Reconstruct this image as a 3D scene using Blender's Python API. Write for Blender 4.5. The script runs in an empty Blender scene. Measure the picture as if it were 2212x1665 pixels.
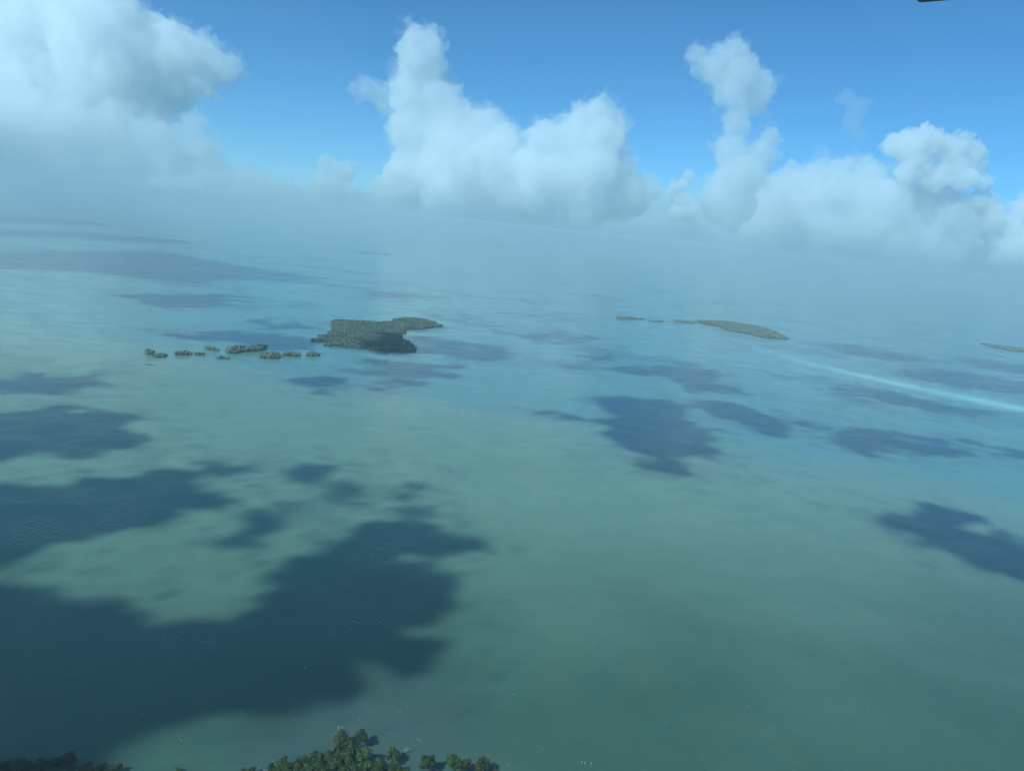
import bpy, math, random
import numpy as np
from mathutils import Vector, Matrix

random.seed(7)
RNG = np.random.default_rng(7)
S = bpy.context.scene
COL = S.collection
R = math.radians

# ------------------------------------------------------------------ camera
ALT = 250.0                       # metres above the water
HFOV = R(67.0)
ROLL = R(6.0)
PITCH = R(11.16)                  # below the horizon
W0, H0 = 2212.0, 1665.0           # working pixel frame of the photograph
FPX = (W0 / 2) / math.tan(HFOV / 2)
fwd = Vector((0, math.cos(PITCH), -math.sin(PITCH)))
r0 = Vector((1, 0, 0))
u0 = r0.cross(fwd)
cR = math.cos(ROLL) * r0 + math.sin(ROLL) * u0
cU = -math.sin(ROLL) * r0 + math.cos(ROLL) * u0
CAM = Vector((0, 0, ALT))
cam = bpy.data.cameras.new('camera')
cam.sensor_fit = 'HORIZONTAL'
cam.angle = HFOV
cam.clip_start = 0.1
cam.clip_end = 400000
camo = bpy.data.objects.new('camera', cam)
COL.objects.link(camo)
m3 = Matrix((cR, cU, -fwd)).transposed()
camo.matrix_world = Matrix.Translation(CAM) @ m3.to_4x4()
S.camera = camo

# ------------------------------------------------------------------ sky, sun, exposure
SUN_EL = R(42)
to_sun_h = Vector((-0.72, -0.69, 0)).normalized()
TO_SUN = Vector((to_sun_h.x * math.cos(SUN_EL), to_sun_h.y * math.cos(SUN_EL), math.sin(SUN_EL)))
w = bpy.data.worlds.new('World')
S.world = w
w.use_nodes = True
nt = w.node_tree
nt.nodes.clear()
sky = nt.nodes.new('ShaderNodeTexSky')
sky.sky_type = 'NISHITA'
sky.sun_disc = False
sky.sun_elevation = SUN_EL
sky.sun_rotation = math.atan2(to_sun_h.x, to_sun_h.y)
sky.altitude = 3000
sky.air_density = 1.0
sky.dust_density = 0.0
sky.ozone_density = 6.0
bg = nt.nodes.new('ShaderNodeBackground')
bg.inputs['Strength'].default_value = 0.115
wo = nt.nodes.new('ShaderNodeOutputWorld')
nt.links.new(sky.outputs[0], bg.inputs[0])
nt.links.new(bg.outputs[0], wo.inputs[0])
sl = bpy.data.lights.new('sun', 'SUN')
sl.energy = 3.6
sl.angle = R(0.5)
sl.color = (1.0, 0.96, 0.90)
so = bpy.data.objects.new('sun', sl)
COL.objects.link(so)
so.rotation_euler = (-TO_SUN).to_track_quat('-Z', 'Y').to_euler()
so.location = (0, 0, 3000)
S.view_settings.view_transform = 'Standard'
S.view_settings.look = 'None'
S.view_settings.gamma = 1
S.view_settings.use_curve_mapping = False
S.view_settings.exposure = 0.0
S.view_settings.use_white_balance = True        # the camera's own cool, slightly green balance
S.view_settings.white_balance_temperature = 5000
S.view_settings.white_balance_tint = -18

S.render.engine = 'CYCLES'
cy = S.cycles
cy.use_denoising = True
cy.max_bounces = 36
cy.diffuse_bounces = 2
cy.glossy_bounces = 2
cy.transmission_bounces = 2
cy.volume_bounces = 28
cy.transparent_max_bounces = 96
cy.sample_clamp_indirect = 6
cy.use_adaptive_sampling = False
cy.caustics_reflective = False
cy.caustics_refractive = False

HAZE_TOP = 500.0
HAZE_DENS = 1.08e-4

# ------------------------------------------------------------------ geometry helpers
def ray(x, y):
    return (fwd * FPX + cR * (x - W0 / 2) - cU * (y - H0 / 2)).normalized()

def P(x, y, z=0.0):
    """the point at height z that shows at pixel x, y of the photograph"""
    d = ray(x, y)
    t = (z - ALT) / d.z
    return CAM + d * t

def at(x, y, dist):
    """the point straight ahead-distance dist (metres of y) along the ray"""
    d = ray(x, y)
    return CAM + d * (dist / d.y)

def link(name, mesh, mat=None, parent=None):
    o = bpy.data.objects.new(name, mesh)
    COL.objects.link(o)
    if mat is not None and not mesh.materials:
        mesh.materials.append(mat)
    if parent is not None:
        o.parent = parent
    return o

def empty(name, loc=(0, 0, 0), rz=0.0):
    o = bpy.data.objects.new(name, None)
    COL.objects.link(o)
    o.location = loc
    o.rotation_euler = (0, 0, rz)
    return o

def tag(o, label=None, cat=None, group=None, kind=None):
    if label: o['label'] = label
    if cat: o['category'] = cat
    if group: o['group'] = group
    if kind: o['kind'] = kind
    return o

def pymesh(name, v, f, smooth=False):
    me = bpy.data.meshes.new(name)
    me.from_pydata([tuple(p) for p in v], [], [tuple(q) for q in f])
    if smooth:
        me.polygons.foreach_set('use_smooth', [True] * len(me.polygons))
    me.update()
    return me

def npmesh(name, V, F, smooth=False):
    """V (n,3), F (m,k) arrays"""
    V = np.asarray(V, np.float32); F = np.asarray(F, np.int32)
    me = bpy.data.meshes.new(name)
    k = F.shape[1]
    me.vertices.add(len(V)); me.vertices.foreach_set('co', V.ravel())
    me.loops.add(F.size); me.loops.foreach_set('vertex_index', F.ravel())
    me.polygons.add(len(F))
    me.polygons.foreach_set('loop_start', np.arange(0, F.size, k, dtype=np.int32))
    me.polygons.foreach_set('loop_total', np.full(len(F), k, np.int32))
    if smooth:
        me.polygons.foreach_set('use_smooth', np.ones(len(F), bool))
    me.update(calc_edges=True)
    me.validate()
    return me

def vnoise(x, y, seed):
    """2-D value noise in -1..1 on numpy arrays"""
    xi = np.floor(x).astype(np.int64); yi = np.floor(y).astype(np.int64)
    fx = x - xi; fy = y - yi
    fx = fx * fx * (3 - 2 * fx); fy = fy * fy * (3 - 2 * fy)
    def h(a, b):
        n = (a * 374761393 + b * 668265263 + seed * 974634777) & 0x7fffffff
        n = ((n ^ (n >> 13)) * 1274126177) & 0x7fffffff
        return ((n ^ (n >> 16)) & 0xffff) / 32767.5 - 1
    a = h(xi, yi); b = h(xi + 1, yi); c = h(xi, yi + 1); d = h(xi + 1, yi + 1)
    return (a * (1 - fx) + b * fx) * (1 - fy) + (c * (1 - fx) + d * fx) * fy

def fbm(x, y, seed, octaves=4):
    s = 0; a = 1.0; tot = 0
    for i in range(octaves):
        s = s + a * vnoise(x * 2 ** i + 17.3 * i, y * 2 ** i - 9.1 * i, seed + i)
        tot += a; a *= 0.62
    return s / tot

# ------------------------------------------------------------------ material helpers
class NT:
    def __init__(self, name, volume=False):
        self.m = bpy.data.materials.new(name)
        self.m.use_nodes = True
        self.t = self.m.node_tree
        self.t.nodes.clear()
        self.out = self.n('ShaderNodeOutputMaterial')
    def n(self, typ, **kw):
        nd = self.t.nodes.new(typ)
        for k, v in kw.items():
            setattr(nd, k, v)
        return nd
    def l(self, a, b):
        self.t.links.new(a, b)
    def math(self, op, a, b=None, c=None, clamp=False):
        nd = self.n('ShaderNodeMath', operation=op, use_clamp=clamp)
        for i, v in enumerate((a, b, c)):
            if v is None: continue
            if isinstance(v, (int, float)): nd.inputs[i].default_value = v
            else: self.l(v, nd.inputs[i])
        return nd.outputs[0]
    def mapr(self, v, a, b, c=0.0, d=1.0, smooth=True):
        nd = self.n('ShaderNodeMapRange', interpolation_type='SMOOTHSTEP' if smooth else 'LINEAR')
        self.l(v, nd.inputs['Value'])
        for k, x in zip(('From Min', 'From Max', 'To Min', 'To Max'), (a, b, c, d)):
            nd.inputs[k].default_value = x
        return nd.outputs['Result']
    def mix(self, f, a, b, blend='MIX'):
        nd = self.n('ShaderNodeMix', data_type='RGBA', blend_type=blend)
        for i, v in ((0, f), (6, a), (7, b)):
            if isinstance(v, (int, float)): nd.inputs[i].default_value = v
            elif isinstance(v, tuple): nd.inputs[i].default_value = (*v, 1) if len(v) == 3 else v
            else: self.l(v, nd.inputs[i])
        return nd.outputs[2]
    def noise(self, vec, scale, detail=3, rough=0.55):
        nd = self.n('ShaderNodeTexNoise')
        nd.inputs['Scale'].default_value = scale
        nd.inputs['Detail'].default_value = detail
        nd.inputs['Roughness'].default_value = rough
        if vec is not None: self.l(vec, nd.inputs['Vector'])
        return nd.outputs['Fac']

def cloud_material(name, density, aniso=0.0, color=(1, 1, 1)):
    M = NT(name)
    v = M.n('ShaderNodeVolumePrincipled')
    v.inputs['Color'].default_value = (*color, 1)
    v.inputs['Density'].default_value = density
    v.inputs['Anisotropy'].default_value = aniso
    M.l(v.outputs[0], M.out.inputs['Volume'])
    return M.m

# ------------------------------------------------------------------ water
def water_material():
    M = NT('lagoon_water')
    geo = M.n('ShaderNodeNewGeometry')
    pos = geo.outputs['Position']
    sep = M.n('ShaderNodeSeparateXYZ'); M.l(pos, sep.inputs[0])
    X, Y = sep.outputs[0], sep.outputs[1]
    # large slow drifts of sediment
    big = M.noise(pos, 0.0011, 4, 0.5)
    mid = M.noise(pos, 0.006, 4, 0.55)
    def line(a, b):
        """signed distance to the line through world points a, b (positive on the far side)"""
        d = (b - a); nx, ny = -d.y, d.x
        L = math.hypot(nx, ny); nx /= L; ny /= L
        if ny < 0: nx, ny = -nx, -ny
        c = -(nx * a.x + ny * a.y)
        return M.math('ADD', M.math('ADD', M.math('MULTIPLY', X, nx), M.math('MULTIPLY', Y, ny)), c)
    # clear turquoise flats beyond a diagonal front, green turbid water this side
    dl = line(P(1150, 925), P(2212, 1120))
    dl = M.math('ADD', dl, M.math('MULTIPLY', M.math('SUBTRACT', mid, 0.5), 160))
    clear = M.mapr(dl, -60, 190)
    far_lift = M.mapr(M.math('ADD', line(P(0, 1425), P(2212, 1470)), M.math('MULTIPLY', M.math('SUBTRACT', mid, 0.5), 160)), -90, 330)  # depth tone, with weaker near haze and sky reflection painted in
    green = M.mix(far_lift, (0.076, 0.122, 0.078), (0.222, 0.308, 0.202))
    green = M.mix(M.mapr(mid, 0.35, 0.7, 0.0, 0.35), green, (0.170, 0.235, 0.162))
    turq = M.mix(big, (0.165, 0.300, 0.268), (0.195, 0.315, 0.265))
    col = M.mix(clear, green, turq)
    # a pale line of silt along the front, seagrass beds scattered over the far flats
    gl = M.math('DIVIDE', dl, 70)
    gl = M.math('EXPONENT', M.math('MULTIPLY', M.math('MULTIPLY', gl, gl), -1.0))
    col = M.mix(M.math('MULTIPLY', gl, 0.28), col, (0.30, 0.36, 0.29))
    bed = M.mapr(M.noise(pos, 0.0032, 6, 0.62), 0.50, 0.60)
    bed = M.math('MULTIPLY', bed, M.mapr(dl, 150, 900, 0.0, 0.62))
    col = M.mix(bed, col, (0.045, 0.115, 0.125))
    # pale sand streak on the right
    a, b, c = P(1600, 742), P(1960, 833), P(2330, 906)
    ax = (c - a); L = ax.length; ux, uy = ax.x / L, ax.y / L
    s = M.math('ADD', M.math('ADD', M.math('MULTIPLY', X, ux), M.math('MULTIPLY', Y, uy)), -(a.x * ux + a.y * uy))
    t = M.math('ADD', M.math('ADD', M.math('MULTIPLY', X, -uy), M.math('MULTIPLY', Y, ux)), (a.x * uy - a.y * ux))
    sb = (b - a).x * ux + (b - a).y * uy
    tb = -(b - a).x * uy + (b - a).y * ux
    k = tb / (sb * (L - sb))
    bow = M.math('MULTIPLY', M.math('MULTIPLY', s, M.math('SUBTRACT', L, s)), k)
    off = M.math('ADD', M.math('SUBTRACT', t, bow), M.math('MULTIPLY', M.math('SUBTRACT', M.noise(pos, 0.011, 5, 0.65), 0.5), 75))
    wid = M.mapr(s, 0, L, 30, 48, False)
    g = M.math('DIVIDE', off, wid)
    g = M.math('EXPONENT', M.math('MULTIPLY', M.math('MULTIPLY', g, g), -1.0))
    g = M.math('MULTIPLY', g, M.mapr(s, 0, L * 0.6, 0.0, 1.0))
    g2 = M.math('DIVIDE', off, 170)
    g2 = M.math('EXPONENT', M.math('MULTIPLY', M.math('MULTIPLY', g2, g2), -1.0))
    g2 = M.math('MULTIPLY', g2, M.mapr(s, -100, L * 0.3, 0.0, 0.40))
    col = M.mix(g2, col, (0.28, 0.45, 0.40))
    col = M.mix(M.math('MULTIPLY', g, M.mapr(M.noise(pos, 0.006, 4), 0.3, 0.65, 0.7, 1.0)), col, (0.50, 0.77, 0.70))
    # brown mud stirred up round the near mangroves
    q = P(790, 1620)
    dx = M.math('SUBTRACT', X, q.x); dy = M.math('SUBTRACT', Y, q.y)
    dist = M.math('SQRT', M.math('ADD', M.math('MULTIPLY', dx, dx), M.math('MULTIPLY', dy, dy)))
    dist = M.math('ADD', dist, M.math('MULTIPLY', M.math('SUBTRACT', M.noise(pos, 0.03, 3), 0.5), 60))
    mud = M.mapr(dist, 10, 95, 0.75, 0.0)
    col = M.mix(mud, col, (0.098, 0.125, 0.110))
    # mottling from the bed
    fine = M.noise(pos, 0.035, 4, 0.6)
    col = M.mix(M.mapr(fine, 0.3, 0.75, 0.0, 0.16), col, (0.05, 0.13, 0.12))
    # wind chop: crossed wave trains broken by noise
    mp = M.n('ShaderNodeMapping'); M.l(pos, mp.inputs[0])
    mp.inputs['Rotation'].default_value = (0, 0, R(22))
    wv = M.n('ShaderNodeTexWave', wave_type='BANDS', bands_direction='Y')
    wv.inputs['Scale'].default_value = 0.075
    wv.inputs['Distortion'].default_value = 9.0
    wv.inputs['Detail'].default_value = 3
    wv.inputs['Detail Scale'].default_value = 0.6
    M.l(mp.outputs[0], wv.inputs['Vector'])
    mp2 = M.n('ShaderNodeMapping'); M.l(pos, mp2.inputs[0])
    mp2.inputs['Rotation'].default_value = (0, 0, R(22)); mp2.inputs['Scale'].default_value = (0.35, 1.0, 1.0)
    chop = M.noise(mp2.outputs[0], 0.42, 4, 0.6)
    gust = M.mapr(M.noise(pos, 0.018, 4), 0.38, 0.64, 0.2, 1.15)
    h = M.math('MULTIPLY', M.math('ADD', M.math('MULTIPLY', wv.outputs['Fac'], 0.22), chop), gust)
    bp = M.n('ShaderNodeBump')
    bp.inputs['Strength'].default_value = 0.55
    bp.inputs['Distance'].default_value = 0.55
    M.l(h, bp.inputs['Height'])
    bs = M.n('ShaderNodeBsdfPrincipled')
    M.l(col, bs.inputs['Base Color'])
    bs.inputs['Roughness'].default_value = 0.16
    bs.inputs['IOR'].default_value = 1.333
    M.l(bp.outputs[0], bs.inputs['Normal'])
    M.l(bs.outputs[0], M.out.inputs['Surface'])
    return M.m

FAR = 45000.0
def build_water():
    # one sheet to the horizon, concentric rings so that no face gets too long
    rings = [0, 400, 1200, 3000, 8000, 20000, FAR]
    n = 96
    v = [(0, 1500, 0)]; f = []
    for i, r in enumerate(rings[1:]):
        for k in range(n):
            a = 2 * math.pi * k / n
            v.append((r * math.cos(a), 1500 + r * math.sin(a), 0))
    for k in range(n):
        f.append((0, 1 + k, 1 + (k + 1) % n))
    for i in range(len(rings) - 2):
        a = 1 + i * n; b = a + n
        for k in range(n):
            f.append((a + k, b + k, b + (k + 1) % n, a + (k + 1) % n))
    o = link('water', pymesh('water', v, f), water_material())
    tag(o, 'green and turquoise shallow lagoon water reaching the horizon', kind='structure')
build_water()

# ------------------------------------------------------------------ haze
def build_haze():
    M = NT('sea_haze')
    v = M.n('ShaderNodeVolumePrincipled')
    v.inputs['Color'].default_value = (0.91, 0.97, 1.0, 1)
    v.inputs['Density'].default_value = HAZE_DENS
    v.inputs['Anisotropy'].default_value = 0.1
    M.l(v.outputs[0], M.out.inputs['Volume'])
    E = FAR + 2000
    x0, x1, y0, y1, z0, z1 = -E, E, 1500 - E, 1500 + E, -1.0, HAZE_TOP
    vs = [(x, y, z) for z in (z0, z1) for y in (y0, y1) for x in (x0, x1)]
    fs = [(0, 2, 3, 1), (4, 5, 7, 6), (0, 1, 5, 4), (2, 6, 7, 3), (0, 4, 6, 2), (1, 3, 7, 5)]
    o = link('haze', pymesh('haze', vs, fs), M.m)
    tag(o, 'pale blue sea haze over the whole lagoon', kind='stuff')
build_haze()

# ------------------------------------------------------------------ clouds in the picture
def tex(kind, size, **kw):
    t = bpy.data.textures.new('cloud_relief', kind)
    t.noise_scale = size
    for k, v in kw.items():
        setattr(t, k, v)
    return t

def blob_mesh(blobs, dist, base, grow=1.0, voxel=None, rough=1.0, seed=0, depth=0.8, kids=9):
    """one closed, billowed skin over a heap of balls"""
    rnd = random.Random(seed)
    V = []; F = []
    import bmesh
    ico = bmesh.new(); bmesh.ops.create_icosphere(ico, subdivisions=2, radius=1.0)
    iv = np.array([p.co[:] for p in ico.verts]); fi = np.array([[q.index for q in f.verts] for f in ico.faces]); ico.free()
    rs = []
    n = 0
    balls = []
    for (x, y, r) in blobs:
        d = dist * (1 + rnd.uniform(-0.5, 0.5) * depth * r / FPX)
        c = at(x, y, d)
        rr = r * dist / FPX * grow * 0.9
        rs.append(rr)
        balls.append((c, rr))
        for k in range(kids):                     # knobs budding from the ball, and knobs on those
            v = Vector((rnd.gauss(0, 1), rnd.gauss(0, .8), rnd.gauss(.25, 1))).normalized()
            r1 = rr * rnd.uniform(.28, .46)
            c1 = c + v * rr * rnd.uniform(.75, .98)
            balls.append((c1, r1))
            for j in range(3):
                v2 = (v + Vector((rnd.gauss(0, .8), rnd.gauss(0, .8), rnd.gauss(.1, .8)))).normalized()
                balls.append((c1 + v2 * r1 * rnd.uniform(.8, 1.0), r1 * rnd.uniform(.3, .5)))
    for c, rr in balls:
        sq = np.array([rnd.uniform(0.92, 1.1), rnd.uniform(0.95, 1.25), rnd.uniform(0.85, 1.05)])
        V.append(iv * rr * sq + np.array(c[:])); F.append(fi + n); n += len(iv)
    V = np.concatenate(V); F = np.concatenate(F)
    me = npmesh('cloud', V, F)
    tmp = bpy.data.objects.new('tmp', me); COL.objects.link(tmp)
    R0 = float(np.median(rs))
    ext = V.max(0) - V.min(0)
    vx = voxel or max(min(rs) / 9.0, float(max(ext)) / 280)
    md = tmp.modifiers.new('r', 'REMESH'); md.mode = 'VOXEL'; md.voxel_size = vx
    sm = tmp.modifiers.new('s', 'SMOOTH'); sm.iterations = 2
    R0 = min(R0 * 0.6, float(min(rs)) * 1.1)
    def disp(t, s, mid=0.5):
        d = tmp.modifiers.new('d', 'DISPLACE'); d.texture = t; d.strength = s; d.mid_level = mid; d.texture_coords = 'GLOBAL'
    disp(tex('CLOUDS', R0 * 1.1, noise_depth=3), R0 * 0.9 * rough)
    disp(tex('VORONOI', R0 * 0.55, distance_metric='DISTANCE'), -R0 * 0.42 * rough, 0.35)
    disp(tex('VORONOI', R0 * 0.22, distance_metric='DISTANCE'), -R0 * 0.20 * rough, 0.35)
    disp(tex('VORONOI', R0 * 0.11, distance_metric='DISTANCE'), -R0 * 0.11 * rough, 0.35)
    disp(tex('CLOUDS', R0 * 0.08, noise_depth=2), R0 * 0.12 * rough)
    dg = bpy.context.evaluated_depsgraph_get()
    out = bpy.data.meshes.new_from_object(tmp.evaluated_get(dg))
    co = np.empty(len(out.vertices) * 3, np.float32); out.vertices.foreach_get('co', co); co = co.reshape(-1, 3)
    co[:, 2] = np.where(co[:, 2] < base, base - 0.06 * (base - co[:, 2]), co[:, 2])     # flattish base
    out.vertices.foreach_set('co', co.ravel()); out.update()
    tmp2 = bpy.data.objects.new('tmp', out); COL.objects.link(tmp2)                     # skin it anew: no folds, no inside-out bits
    md = tmp2.modifiers.new('r', 'REMESH'); md.mode = 'VOXEL'; md.voxel_size = vx * 0.9
    dg = bpy.context.evaluated_depsgraph_get()
    out2 = bpy.data.meshes.new_from_object(tmp2.evaluated_get(dg))
    bpy.data.objects.remove(tmp); bpy.data.meshes.remove(me)
    bpy.data.objects.remove(tmp2); bpy.data.meshes.remove(out)
    out = out2
    co = np.empty(len(out.vertices) * 3, np.float32); out.vertices.foreach_get('co', co); co = co.reshape(-1, 3)
    co[:, 2] = np.maximum(co[:, 2], HAZE_TOP + 4 + (co[:, 2] - co[:, 2].min()) * 0.02)
    # keep only the real bodies: stray crumbs and inside-out shells go
    ed = np.empty(len(out.edges) * 2, np.int32); out.edges.foreach_get('vertices', ed); ed = ed.reshape(-1, 2)
    lab = np.arange(len(co))
    while True:
        m = np.minimum(lab[ed[:, 0]], lab[ed[:, 1]])
        new = lab.copy(); np.minimum.at(new, ed[:, 0], m); np.minimum.at(new, ed[:, 1], m)
        new = new[new]; new = new[new]
        if (new == lab).all(): break
        lab = new
    nl = np.empty(len(out.loops), np.int32); out.loops.foreach_get('vertex_index', nl)
    quads = nl.reshape(-1, 4)
    a, b, c, d = (co[quads[:, k]].astype(np.float64) - co.mean(0) for k in range(4))
    vol = (np.einsum('ij,ij->i', a, np.cross(b, c)) + np.einsum('ij,ij->i', a, np.cross(c, d))) / 6
    fl = lab[quads[:, 0]]
    ids = np.unique(fl); vols = np.array([vol[fl == i].sum() for i in ids])
    good = ids[vols > 0.004 * vols.max()]
    quads = quads[np.isin(fl, good)]
    used = np.unique(quads); remap = np.full(len(co), -1, np.int64); remap[used] = np.arange(len(used))
    bpy.data.meshes.remove(out)
    out = npmesh('cloud', co[used], remap[quads])
    return out

MATS = {}
def cmat(d):
    if d not in MATS:
        MATS[d] = cloud_material('cloud_vapour_%d' % len(MATS), d)
    return MATS[d]

NTRI = [0]
def cloud(label, blobs, dist, dens, base=None, veil=None, rough=1.0, seed=0, voxel=None, depth=0.8):
    """cloud > core (billowed body), veil (thin ragged vapour round it)"""
    base = base or HAZE_TOP + 25
    dist *= 2.8; dens /= 2.8
    cx = sum(b[0] for b in blobs) / len(blobs); cy_ = sum(b[1] for b in blobs) / len(blobs)
    c = at(cx, cy_, dist)
    e = empty('cumulus_cloud', (c.x, c.y, base))
    tag(e, label, 'cloud', 'clouds along the horizon')
    parts = [('core', dens, 1.0, rough)]
    if veil: parts.append(('veil', dens * veil, 1.16, rough * 1.7))
    for k, (nm, d, g, rg) in enumerate(parts):
        me = blob_mesh(blobs, dist, base - 2 * k, g, voxel, rg, seed + k * 31, depth)
        NTRI[0] += len(me.polygons)
        o = link(nm, me, cmat(d))
        o.parent = e; o.matrix_parent_inverse = Matrix.Translation((-c.x, -c.y, -base))
    return e

cloud('broad soft white cloud bank filling the upper left corner',
      [(60, 60, 95), (200, 65, 100), (230, 150, 110), (320, 105, 82), (390, 112, 62), (440, 125, 50), (492, 150, 38), (100, 180, 120),
       (370, 185, 70), (300, 220, 60), (-100, 150, 170), (120, 230, 90), (440, 180, 40)],
      7000, 1 / 200, seed=1, veil=0.3)
cloud('thinner lower part of the upper left bank sinking into haze',
      [(-70, 300, 120), (50, 285, 95), (160, 290, 85), (250, 280, 68), (330, 290, 50), (60, 360, 70), (170, 365, 60), (270, 360, 55), (370, 340, 50), (420, 270, 35), (450, 330, 40)],
      6500, 1 / 330, seed=21, veil=0.3)
cloud('small crisp bright cloud in the top left corner behind the soft bank',
      [(40, 30, 70), (110, 45, 52), (20, 62, 50), (80, 10, 60), (-40, 40, 80)], 9000, 1 / 70, seed=2)
cloud('tall narrow white cloud tower left of centre',
      [(900, 85, 38), (930, 105, 38), (893, 130, 42), (922, 160, 42), (880, 205, 50), (942, 215, 52), (965, 270, 66), (890, 280, 56),
       (1035, 290, 58), (980, 350, 95), (1070, 340, 75), (895, 360, 65), (1080, 268, 28), (1000, 430, 105), (1090, 430, 95), (860, 420, 60)],
      8000, 1 / 200, seed=3, veil=0.3)
cloud('faint wispy tuft left of the tall cloud tower', [(790, 190, 30), (768, 193, 20), (815, 207, 30), (830, 225, 25)], 8200, 1 / 380, seed=4)
cloud('rounded white cloud dome right of the tall tower',
      [(1290, 248, 40), (1320, 270, 40), (1252, 268, 42), (1298, 300, 56), (1230, 310, 58), (1180, 300, 44), (1155, 285, 26), (1280, 370, 75),
       (1190, 390, 85), (1338, 335, 28), (1350, 420, 70), (1240, 440, 90)], 7600, 1 / 200, seed=5, veil=0.3)
cloud('small pale puff low between the soft bank and the tall tower',
      [(740, 372, 32), (702, 355, 24), (715, 410, 45), (760, 425, 30), (690, 400, 30)], 8600, 1 / 170, seed=6)
cloud('little crisp cloud tucked against the left foot of the tall tower',
      [(850, 368, 28), (830, 395, 20), (868, 410, 24)], 7700, 1 / 110, seed=7)
cloud('thin row of small cumulus low on the left horizon',
      [(400, 395, 22), (440, 387, 24), (368, 398, 20), (468, 395, 18)], 9000, 1 / 150, seed=8)
cloud('ragged low cumulus puffs right of the thin row on the left horizon',
      [(525, 393, 24), (562, 402, 22), (600, 410, 24), (625, 388, 16)], 9000, 1 / 190, seed=9)
cloud('grey mushroom shaped cloud column on the right',
      [(1590, 110, 32), (1560, 125, 34), (1508, 120, 28), (1540, 150, 40), (1600, 160, 48), (1640, 190, 40), (1630, 220, 38), (1575, 200, 38),
       (1590, 260, 36), (1580, 320, 42), (1600, 380, 60), (1570, 440, 70), (1665, 300, 28), (1640, 340, 40)], 6800, 1 / 230, seed=10, veil=0.25)
cloud('faint isolated wisp right of the mushroom cloud', [(1825, 212, 22), (1850, 235, 28), (1842, 265, 24), (1855, 290, 20)], 7000, 1 / 600, seed=11)
cloud('crisp bright white cumulus top at upper right',
      [(1960, 312, 38), (2000, 308, 40), (2050, 322, 40), (2102, 332, 34), (1928, 318, 26), (1980, 350, 40), (2060, 360, 36), (2120, 360, 20), (2010, 290, 20), (1955, 372, 30), (2020, 385, 34), (2085, 385, 32), (2125, 395, 22)],
      9000, 1 / 130, seed=12)
cloud('small bright knobbly cloud between the dome and the mushroom column',
      [(1490, 378, 13), (1478, 398, 15), (1458, 402, 15), (1470, 430, 22), (1490, 458, 20), (1447, 418, 14), (1465, 460, 20)], 6600, 1 / 60, seed=13, rough=0.6)
cloud('bright cloud cut off by the right edge of the view',
      [(2120, 438, 20), (2140, 470, 34), (2175, 500, 42), (2220, 450, 38), (2200, 550, 46), (2260, 500, 64), (2150, 515, 34), (2180, 590, 40)], 7000, 1 / 90, seed=14)
cloud('wide soft grey cloud bank low on the right',
      [(1720, 430, 75), (1650, 480, 85), (1800, 405, 60), (1870, 385, 45), (1900, 440, 80), (2000, 450, 80), (2080, 490, 80), (1750, 500, 80),
       (1500, 480, 60), (1950, 530, 70), (2100, 550, 70), (1780, 372, 34), (1822, 360, 28), (1840, 490, 80), (1900, 530, 80), (1700, 540, 70), (1560, 520, 60), (2180, 590, 60), (2020, 560, 70)], 9300, 1 / 300, seed=15, veil=0.3)

cloud('long pale mist bank low behind the tall tower and the dome',
      [(640, 440, 40), (700, 435, 50), (770, 445, 60), (840, 455, 60), (930, 465, 70), (1030, 475, 75), (1130, 480, 75), (1230, 480, 80), (1330, 480, 80), (1420, 490, 75), (1470, 470, 45), (1180, 440, 60)],
      9000, 1 / 330, seed=16)
cloud('thin drifting mist under the soft bank on the left',
      [(250, 320, 60), (330, 340, 60), (400, 350, 60), (470, 380, 45), (540, 400, 45), (600, 420, 40), (650, 430, 40), (360, 290, 45), (430, 310, 35)],
      9300, 1 / 450, seed=17)
cloud('low pale mist at the foot of the upper left bank', [(-60, 360, 60), (40, 365, 50), (130, 370, 45), (210, 380, 45), (290, 390, 35)], 9400, 1 / 500, seed=18)

# ------------------------------------------------------------------ clouds overhead, the ones that shade the lagoon
def inside(px, py, poly):
    n = len(poly); r = np.zeros(px.shape, bool)
    for i in range(n):
        x1, y1 = poly[i]; x2, y2 = poly[(i + 1) % n]
        if y1 == y2: continue
        c = ((y1 > py) != (y2 > py)) & (px < (x2 - x1) * (py - y1) / (y2 - y1) + x1)
        r ^= c
    return r

def edge_dist(px, py, poly):
    d = np.full(px.shape, 1e9)
    n = len(poly)
    for i in range(n):
        x1, y1 = poly[i]; x2, y2 = poly[(i + 1) % n]
        ex, ey = x2 - x1, y2 - y1
        t = np.clip(((px - x1) * ex + (py - y1) * ey) / (ex * ex + ey * ey + 1e-9), 0, 1)
        d = np.minimum(d, np.hypot(px - x1 - t * ex, py - y1 - t * ey))
    return d

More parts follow.
